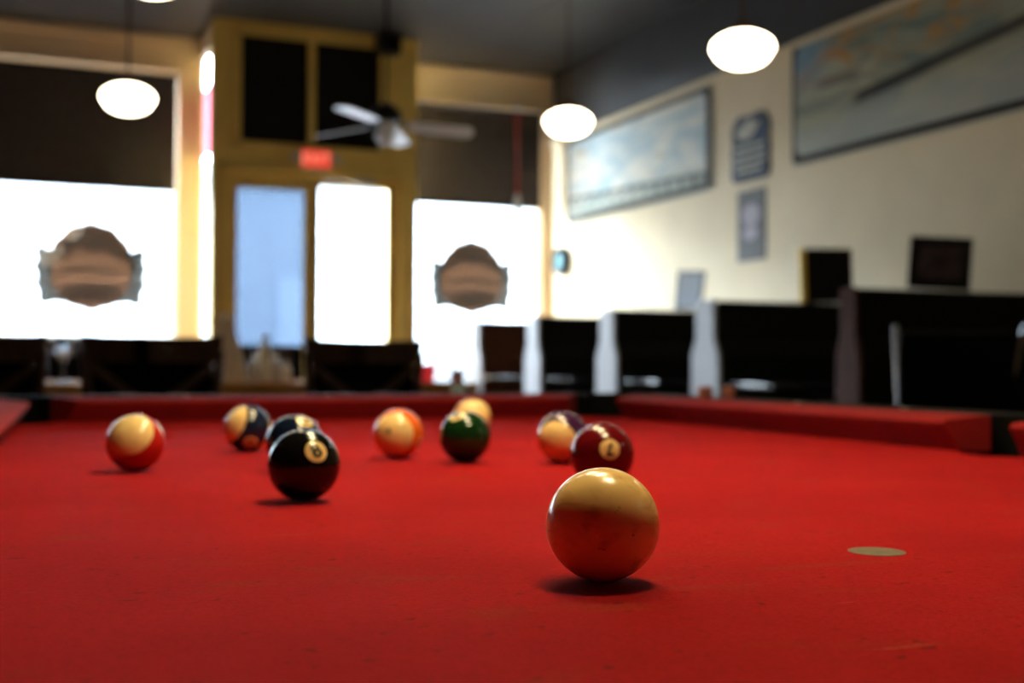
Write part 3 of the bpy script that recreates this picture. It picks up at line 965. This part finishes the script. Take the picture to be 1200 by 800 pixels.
# stemmed glass
t = empty('stemmed_glass', (.215, 5.55, .80), 0, 'clear stemmed glass shining beside the leftmost chair', 'glass')
bm = newbm(); lathe(bm, [(0, 0), (.035, .0), (.035, .004), (.008, .012), (.005, .05), (.006, .085), (.02, .10), (.036, .13), (.042, .17), (.038, .2),
                         (.035, .2), (.039, .17), (.033, .132), (.015, .104), (0, .1)], 28)
obj('bowl', bm, M['clear'], t, 40)
bm = newbm(); lathe(bm, [(0, .106), (.016, .108), (.03, .134), (.037, .165), (0, .165)], 24); obj('water', bm, M['water'], t, 40)

# grey cloth cone
bm = newbm()
n = 48
prof = [(.008, .315), (.022, .31), (.038, .29), (.040, .26), (.046, .22), (.066, .15), (.090, .06), (.102, 0)]
rings = []
for r_, z_ in prof:
    rings.append([bm.verts.new((r_ * (1 + .06 * math.sin(7 * 2 * math.pi * k / n) * (1 - z_ / .33)) * math.cos(2 * math.pi * k / n),
                                r_ * (1 + .06 * math.sin(7 * 2 * math.pi * k / n) * (1 - z_ / .33)) * math.sin(2 * math.pi * k / n), z_)) for k in range(n)])
for i in range(len(rings) - 1):
    for k in range(n):
        bm.faces.new((rings[i][k], rings[i][(k + 1) % n], rings[i + 1][(k + 1) % n], rings[i + 1][k]))
bm.faces.new(rings[0]); bm.faces.new(rings[-1])
o = obj('cloth_cone', bm, M['grey_cloth'], None, 60)
o.location = (.915, 5.56, .80)
tag(o, 'grey brown cone of draped cloth standing on the table', 'cloth cone')

# condiments


def bottle(x, y, h, r, body, cap, lab, nm='condiment_bottle', cat='bottle'):
    t = empty(nm, (x, y, .80), 0, lab, cat, 'condiments on the table')
    bm = newbm(); lathe(bm, [(0, 0), (r * .95, 0), (r, .008), (r, h * .55), (r * .8, h * .68), (r * .42, h * .78), (r * .38, h * .86), (0, h * .86)], 24)
    obj('bottle_body', bm, body, t, 40)
    bm = newbm(); lathe(bm, [(0, h * .85), (r * .5, h * .85), (r * .5, h * .95), (r * .3, h), (0, h)], 24); obj('cap', bm, cap, t, 40)


tan = mat('tan_sauce', (.82, .72, .52), .4)
bottle(1.10, 5.60, .22, .035, tan, M['off_white'], 'tall tan sauce bottle, middle of the condiment cluster')
bottle(1.045, 5.55, .115, .028, M['white_ceramic'], M['chrome'], 'small white shaker left of the tall tan bottle', 'salt_shaker', 'shaker')
bottle(1.145, 5.52, .12, .028, M['white_ceramic'], M['chrome'], 'small white shaker right of the tall tan bottle', 'salt_shaker', 'shaker')
bottle(1.20, 5.60, .10, .026, tan, M['off_white'], 'short tan jar at the right end of the condiments', 'sauce_jar', 'jar')

# red candle cup and white cup
t = empty('candle_cup', (1.835, 5.40, .80), 0, 'small red glass candle cup right of the chair before the door', 'candle')
bm = newbm(); lathe(bm, [(0, 0), (.028, 0), (.036, .03), (.04, .085), (.036, .085), (.032, .03), (0, .012)], 28); obj('cup', bm, M['red_glass'], t, 40)
bm = newbm(); lathe(bm, [(0, .013), (.028, .013), (.03, .045), (0, .045)], 24); obj('wax', bm, M['red_glass'], t, 40)
t = empty('white_cup', (1.775, 5.42, .80), 0, 'white cup touching the red candle cup', 'cup')
bm = newbm(); lathe(bm, [(0, 0), (.024, 0), (.034, .03), (.037, .08), (.034, .08), (.03, .03), (0, .008)], 28); obj('cup_body', bm, M['white_ceramic'], t, 40)
bm = newbm(); tube(bm, [(-.035, 0, .065), (-.055, 0, .06), (-.055, 0, .03), (-.033, 0, .025)], .004, 8); obj('handle', bm, M['white_ceramic'], t, 40)
t = empty('salt_shaker', (1.93, 5.25, .80), 0, 'pale pink shaker on the table corner behind the far rail', 'shaker')
bm = newbm(); lathe(bm, [(0, 0), (.03, 0), (.036, .02), (.03, .05), (0, .05)], 24); obj('shaker_body', bm, mat('pink_glass', (.8, .45, .5), .2), t, 40)
bm = newbm(); lathe(bm, [(0, .05), (.028, .05), (.024, .065), (0, .07)], 24); obj('shaker_lid', bm, M['chrome'], t, 40)

# chrome framed black chair at the right
t = empty('lounge_chair', (3.36, 3.60, 0), R(-24), 'black chair with a shiny chrome back tube behind the side pocket', 'chair')
for s in (-1, 1):
    bm = newbm()
    tube(bm, [(s * .19, -.10, 0), (s * .195, -.02, .42), (s * .20, .0, .62), (s * .215, -.02, .82), (s * .235, -.07, .98), (s * .245, -.085, 1.04)], .011, 12)
    obj('leg', bm, M['chrome'], t, 40)
    bm = newbm(); tube(bm, [(s * .235, .42, 0), (s * .235, .42, .66), (s * .235, .36, .69), (s * .235, 0.0, .69)], .013, 12); obj('leg', bm, M['chrome'], t, 40)
bm = newbm(); box(bm, -.22, .22, 0, .45, .42, .50, .025); obj('seat', bm, M['vinyl'], t, 40)
bm = newbm(); box(bm, -.22, .22, -.025, .03, .56, 1.02, .02, Matrix.Translation((0, .02, .0)) @ Matrix.Rotation(R(4), 4, 'X')); obj('backrest', bm, M['vinyl'], t, 40)

# ------------------------------------------------------------------ pool table
TZ = .775
TBX, TBY, TROT = .5454, 1.1698, R(-2.62)
HW, HL = .56, 1.12
pt = empty('pool_table', (TBX, TBY, 0), TROT, 'pool table with worn red cloth, red cushions and black pockets', 'pool table')
TM = Matrix.Translation((TBX, TBY, 0)) @ Matrix.Rotation(TROT, 4, 'Z')


def arc(cx, cy, r, a0, a1, n=14):
    return [(cx + r * math.cos(R(a0 + (a1 - a0) * k / n)), cy + r * math.sin(R(a0 + (a1 - a0) * k / n))) for k in range(n + 1)]


EX, EY = HW + .055, HL + .055
cp = .03       # pocket centre offset beyond the nose corner
pts = []
pr = .062
# outline counter-clockwise starting bottom right
pts += arc(HW + cp, -HL - cp, pr + .012, 195, 75)[::1]
pts += arc(HW + .055, 0, pr, 255, 105)
pts += arc(HW + cp, HL + cp, pr + .012, 285, 165)
pts += arc(-HW - cp, HL + cp, pr + .012, 15, -105)
pts += arc(-HW - .055, 0, pr, 75, -75)
pts += arc(-HW - cp, -HL - cp, pr + .012, 105, -15)
bm = newbm(); prism(bm, pts, TZ - .03, TZ); obj('playing_cloth', bm, M['cloth'], pt)

# cushions: cross section (depth from nose, height above the cloth)
SEC = [(0.0, .037), (.002, .0395), (.006, .041), (.018, .0425), (.062, .0465), (.062, .0), (.022, .0), (.012, .018), (.001, .033)]
COR, SID = .078, .058


def cushion(p0, p1, out, c0, c1):
    """p0,p1 nose endpoints; out = outward direction; c0/c1 growth of the back past each end"""
    p0, p1, out = Vector(p0), Vector(p1), Vector(out)
    d = (p1 - p0).normalized()
    bm = newbm()
    n = 8
    def ring(u, cc, end):
        base = p0.lerp(p1, u)
        r_ = []
        for dep, h in SEC:
            shift = d * (dep * cc) * (1 if end else -1) if cc else Vector((0, 0))
            q = base + out * dep + shift
            r_.append(bm.verts.new((q.x, q.y, TZ + h)))
        return r_
    rings = [ring(0, c0, False)]
    # rounded ear just inside the end
    for k in range(1, n):
        rings.append(ring(k / n, 0, True))
    rings.append(ring(1, c1, True))
    for i in range(len(rings) - 1):
        m_ = len(SEC)
        for k in range(m_):
            bm.faces.new((rings[i][k], rings[i][(k + 1) % m_], rings[i + 1][(k + 1) % m_], rings[i + 1][k]))
    bm.faces.new(rings[0]); bm.faces.new(rings[-1])
    return obj('cushion', bm, M['cushion'], pt, 35)


TC, TS = .78, .25
cushion((HW, -HL + COR), (HW, -SID), (1, 0), TC, TS)
cushion((HW, SID), (HW, HL - COR), (1, 0), TS, TC)
cushion((-HW, -HL + COR), (-HW, -SID), (-1, 0), TC, TS)
cushion((-HW, SID), (-HW, HL - COR), (-1, 0), TS, TC)
cushion((-HW + COR, HL), (HW - COR, HL), (0, 1), TC, TC)
cushion((-HW + COR, -HL), (HW - COR, -HL), (0, -1), TC, TC)
# wooden rails
RZ0, RZ1 = TZ - .06, TZ + .046
B0, B1 = .062, .175
for (x0, x1, y0, y1) in ((HW + B0, HW + B1, SID + .02, HL - .04), (HW + B0, HW + B1, -HL + .04, -SID - .02),
                         (-HW - B1, -HW - B0, SID + .02, HL - .04), (-HW - B1, -HW - B0, -HL + .04, -SID - .02),
                         (-HW + .04, HW - .04, HL + B0, HL + B1), (-HW + .04, HW - .04, -HL - B1, -HL - B0)):
    bm = newbm(); box(bm, x0, x1, y0, y1, RZ0, RZ1, .006); obj('rail', bm, M['rail_wood'], pt)
# corner castings and pocket wells
for sx in (-1, 1):
    for sy in (-1, 1):
        cx, cy = sx * (HW + cp), sy * (HL + cp)
        a = math.degrees(math.atan2(sy, sx))
        inner = arc(cx, cy, pr + .004, a - 108, a + 108, 20)
        ox0, oy0 = sx * (HW + B1 + .004), sy * (HL + B1 + .004)
        rr = .07
        corner = arc(ox0 - sx * rr, oy0 - sy * rr, rr, a + 45, a - 45, 8)
        # close polygon: inner arc then outer boundary back
        if sx * sy > 0:
            outer = [(sx * (HW - .04), oy0) if True else None] + corner + [(ox0, sy * (HL - .04))]
            first = (sx * (HW - .04), sy * (HL + B0)); last = (sx * (HW + B0), sy * (HL - .04))
            poly = inner + [first] + outer + [last]
        else:
            outer = [(ox0, sy * (HL - .04))] + corner + [(sx * (HW - .04), oy0)]
            first = (sx * (HW + B0), sy * (HL - .04)); last = (sx * (HW - .04), sy * (HL + B0))
            poly = inner + [first] + outer + [last]
        bm = newbm(); prism(bm, poly, TZ - .055, TZ + .046); obj('corner_casting', bm, M['black_rubber'], pt)
        bm = newbm(); lathe(bm, [(pr + .0035, TZ - .01), (pr + .002, TZ - .05), (pr - .005, TZ - .16), (.03, TZ - .2), (0, TZ - .205), (0, TZ - .21), (.035, TZ - .205),
                                 (pr, TZ - .16), (pr + .006, TZ - .05), (pr + .0065, TZ - .01)], 32, Matrix.Translation((cx, cy, 0)))
        obj('pocket', bm, M['black_rubber'], pt, 40)
for sx in (-1, 1):
    cx = sx * (HW + .055)
    inner = arc(cx, 0, pr - .004, -90 if sx > 0 else 90, 90 if sx > 0 else 270, 20)
    ox0 = sx * (HW + B1 + .004)
    s2 = 1 if sx > 0 else -1
    poly = inner + [(cx, s2 * .080), (ox0, s2 * .080), (ox0, -s2 * .080), (cx, -s2 * .080)]
    bm = newbm(); prism(bm, poly, TZ - .055, TZ + .046); obj('side_casting', bm, M['black_rubber'], pt)
    bm = newbm(); lathe(bm, [(pr - .005, TZ - .01), (pr - .006, TZ - .05), (pr - .01, TZ - .16), (.03, TZ - .2), (0, TZ - .205), (0, TZ - .21), (.035, TZ - .205),
                             (pr - .004, TZ - .16), (pr - .001, TZ - .05), (pr - .001, TZ - .01)], 32, Matrix.Translation((cx, 0, 0)))
    obj('pocket', bm, M['black_rubber'], pt, 40)
# sights
for sx in (-1, 1):
    for k in (-3, -2, -1, 1, 2, 3):
        bm = newbm(); lathe(bm, [(0, .0), (.006, .0), (.006, .0006), (0, .0008)], 16, Matrix.Translation((sx * (HW + .115), k * HL / 4, RZ1)))
        obj('sight', bm, M['pearl'], pt)
for sy in (-1, 1):
    for k in (-1, 0, 1):
        bm = newbm(); lathe(bm, [(0, .0), (.006, .0), (.006, .0006), (0, .0008)], 16, Matrix.Translation((k * HW / 2, sy * (HL + .115), RZ1)))
        obj('sight', bm, M['pearl'], pt)
# body
bm = newbm()
ow, ol = HW + .16, HL + .16
for (x0, x1, y0, y1) in ((ow - .03, ow, -ol, ol), (-ow, -ow + .03, -ol, ol), (-ow + .03, ow - .03, ol - .03, ol), (-ow + .03, ow - .03, -ol, -ol + .03)):
    box(bm, x0, x1, y0, y1, .44, TZ - .062, .006)
box(bm, -ow + .03, ow - .03, -ol + .03, ol - .03, .44, .46)
obj('cabinet', bm, M['cabinet'], pt)
for sx in (-1, 1):
    for sy in (-1, 1):
        bm = newbm(); lathe(bm, [(0, .44), (.085, .44), (.09, .4), (.065, .36), (.075, .30), (.06, .12), (.05, .08), (.065, .05), (.065, 0), (0, 0)], 28,
                            Matrix.Translation((sx * (ow - .14), sy * (ol - .2), 0)))
        obj('leg', bm, M['cabinet'], pt, 40)
# spot on the cloth
bm = newbm(); lathe(bm, [(0, 0), (.0165, 0), (.0165, .0002), (.0035, .0003), (.003, .0004), (0, .0004)], 40)
o = obj('foot_spot', bm, M['spot'], pt); o.location = TM.inverted() @ Vector((.471, .566, TZ + .0001))

# chalk on the rails


def chalk(x, y, rz, mside, mtop, lab):
    t = empty('chalk_cube', (x, y, TZ + .046), rz, lab, 'chalk', 'cue chalks on the rails')
    bm = newbm(); box(bm, -.011, .011, -.011, .011, 0, .018, .001); obj('paper_wrap', bm, mside, t)
    bm = newbm(); box(bm, -.0105, .0105, -.0105, .0105, .018, .022, .002); obj('chalk_top', bm, mtop, t)


chalk(1.262, 2.02, R(15), M['chalk_red'], M['mud_pink'], 'red paper chalk cube, left one of the pair on the right rail')
chalk(1.320, 2.03, R(-20), M['chalk_red'], M['mud_pink'], 'red paper chalk cube, right one of the pair on the right rail')
chalk(.870, 2.36, R(30), M['chalk_blue'], M['chalk_blue'], 'blue grey chalk cube on the far rail behind the cream ball')

# ------------------------------------------------------------------ the light over the pool table
tl = empty('table_light', TM @ Vector((0, 0, 1.60)), TROT, 'three shade billiard light hanging above the pool table out of frame', 'billiard light')
bm = newbm(); tube(bm, [(0, -.62, .32), (0, .62, .32)], .014, 14); obj('bar', bm, M['brass'], tl, 40)
for s in (-.4, .4):
    bm = newbm(); tube(bm, [(0, s, .33), (0, s, ZC - 1.60)], .006, 8); obj('chain', bm, M['brass'], tl, 40)
for s in (-.42, 0, .42):
    sh = newbm(); lathe(sh, [(.03, .24), (.06, .22), (.13, .12), (.19, .0), (.186, .0), (.126, .115), (.056, .212), (.03, .23)], 40, Matrix.Translation((0, s, 0)))
    shade = obj('lamp_shade', sh, M['green_shade'], tl, 40)
    bm = newbm(); tube(bm, [(0, s, .225), (0, s, .32)], .014, 12); obj('stem', bm, M['brass'], shade, 40)
    bm = newbm(); lathe(bm, [(0, .075), (.05, .077), (.085, .088), (.10, .105), (.0, .11)], 36, Matrix.Translation((0, s, 0)))
    obj('diffuser', bm, M['lamp_emit'], shade, 40)

# ------------------------------------------------------------------ balls
BR = .028575
WHITE = (.88, .64, .27)


def ball_mat(name, color, kind, chip=None):
    """kind: 'solid', 'stripe', 'cue'"""
    m = mat(name, color, .10, spec=.42)
    nt = m.node_tree
    b = nt.nodes['Principled BSDF']
    tc = [n for n in nt.nodes if n.type == 'TEX_COORD'][0].outputs['Object']
    sc = nt.nodes.new('ShaderNodeVectorMath'); sc.operation = 'NORMALIZE'
    nt.links.new(tc, sc.inputs[0])
    sp = nt.nodes.new('ShaderNodeSeparateXYZ'); nt.links.new(sc.outputs[0], sp.inputs[0])
    n1 = noise_(nt, tc, 60, 5, .5)
    wh = mixc(nt, sstep(nt, n1, .4, .8), WHITE, tuple(x * .82 for x in WHITE))
    if kind == 'cue':
        age = noise_(nt, mapping(nt, tc, (1, 1, 2)), 45, 4, .6)
        c = mixc(nt, sstep(nt, age, .48, .72), (.93, .62, .22), (.68, .40, .12))
        c = mixc(nt, math_(nt, 'MULTIPLY', sstep(nt, noise_(nt, tc, 130, 2), .68, .76), .6), c, (.16, .09, .04))
        c = mixc(nt, math_(nt, 'MULTIPLY', sstep(nt, noise_(nt, mapping(nt, tc, loc=(.1, .1, 0)), 300, 1), .74, .80), .5), c, (.13, .06, .04))
        b.inputs['Roughness'].default_value = .2
        b.inputs['Subsurface Weight'].default_value = .0
        bp = nt.nodes.new('ShaderNodeBump'); bp.inputs['Strength'].default_value = .06; bp.inputs['Distance'].default_value = .0005
        nt.links.new(noise_(nt, tc, 400, 3), bp.inputs['Height']); nt.links.new(bp.outputs[0], b.inputs['Normal'])
    else:
        disc = sstep(nt, math_(nt, 'ABSOLUTE', sp.outputs[0]), .948, .953)
        if kind == 'stripe':
            w = sstep(nt, math_(nt, 'ABSOLUTE', sp.outputs[2]), .555, .57)
            c = mixc(nt, w, color, wh)
        else:
            c = mixc(nt, 0.0, color, color)
        c = mixc(nt, disc, c, wh)
        if chip:
            d = nt.nodes.new('ShaderNodeVectorMath'); d.operation = 'DISTANCE'
            nt.links.new(sc.outputs[0], d.inputs[0]); d.inputs[1].default_value = chip
            rag = math_(nt, 'ADD', d.outputs['Value'], math_(nt, 'MULTIPLY', noise_(nt, tc, 250, 2), .22))
            c = mixc(nt, math_(nt, 'MULTIPLY', sstep(nt, rag, .26, .17), .85), c, (.05, .028, .015))
    nt.links.new(c, b.inputs['Base Color'])
    return m


ink = mat('number_ink', (.012, .011, .01), .3)


def ball(name, x, y, mt, label, pole=(0, 1, 0), numdir=(0, 0, 1), number=None, group='pool balls on the cloth'):
    """pole and numdir are given as right, up, towards-the-viewer"""
    c = Vector((x, y, TZ + BR))
    f = (c - Vector((0, 0, CAM_Z))).normalized()
    r = f.cross(Vector((0, 0, 1))).normalized()
    u = r.cross(f)

    def W_(v):
        return (r * v[0] + u * v[1] - f * v[2]).normalized()
    if name == 'striped':      # pole wins
        Z = W_(pole); X = W_(numdir); X = (X - Z * X.dot(Z)).normalized()
    else:
        X = W_(numdir); Z = W_(pole); Z = (Z - X * Z.dot(X)).normalized()
    Y = Z.cross(X)
    rot = Matrix((X, Y, Z)).transposed().to_4x4()
    bm = newbm()
    bmesh.ops.create_icosphere(bm, subdivisions=5, radius=BR)
    nm = 'cue_ball' if number is None else 'pool_ball'
    o = obj(nm, bm, mt, None, 180)
    o.matrix_world = Matrix.Translation(c) @ rot
    tag(o, label, 'ball', group)
    if number:
        g = text_mesh(number, .0160 if len(number) == 1 else .0115, .0005)
        bmesh.ops.triangulate(g, faces=g.faces)
        bmesh.ops.subdivide_edges(g, edges=g.edges, cuts=2, use_grid_fill=True)
        for s in (1, -1):
            h = g.copy()
            for v in h.verts:
                q = Vector((1, v.co.x / BR * s, v.co.y / BR)).normalized() * (BR + .00012)
                q.x *= s
                v.co = q
            obj('number', h, ink, o)
        g.free()
    return o


cue = ball('cue', .2771, .5401, ball_mat('ivory_ball', WHITE, 'cue'), 'large aged ivory cue ball nearest the camera', (.2, .9, .3), (0, 0, 1))
ball('solid', .2163, .9396, ball_mat('black_ball', (.004, .004, .004), 'solid'), 'black eight ball with its number facing up right', (-.35, .9, 0), (.33, .38, .86), '8')
ball('solid', .4907, .9576, ball_mat('maroon_ball', (.11, .004, .006), 'solid'), 'dark maroon ball with an upside down seven, behind the cue ball', (.1, -1, 0), (.24, .18, .95), '7')
ball('striped', .5667, 1.2006, ball_mat('purple_stripe_ball', (.045, .012, .05), 'stripe'), 'purple striped ball half behind the maroon ball', (-.38, -.30, .87), (-.6, .75, 0), '12')
ball('solid', .4673, 1.245, ball_mat('green_ball', (.006, .03, .007), 'solid'), 'dark green ball with its number on top', (0, .5, -1), (-.33, .83, .44), '6')
ball('striped', .4143, 1.3228, ball_mat('orange_stripe_ball', (.75, .13, .01), 'stripe', (-.12, .09, .98)), 'orange striped ball showing its cream side with a dark smudge', (-.33, -.03, .94), (.85, -.4, .3), '13')
ball('striped', .1176, 1.2564, ball_mat('red_stripe_ball', (.45, .012, .008), 'stripe'), 'red striped ball standing alone at the left', (-.32, .50, .80), (.85, .53, 0), '11')
ball('striped', .2723, 1.4879, ball_mat('blue_stripe_ball', (.008, .014, .04), 'stripe'), 'dark blue striped ball left of the black ball', (-.84, .36, .40), (0, -.57, .82), '10')
ball('solid', .2677, 1.2059, ball_mat('blue_ball', (.005, .01, .028), 'solid'), 'dark blue ball mostly hidden behind the black eight ball', (-.5, .5, -.5), (.36, .80, .48), '2')
ball('striped', .6479, 1.6954, ball_mat('yellow_stripe_ball', (.70, .30, .03), 'stripe'), 'pale cream ball peeking out behind the green ball', (.15, .25, .95), (-.9, .1, .3), '9')
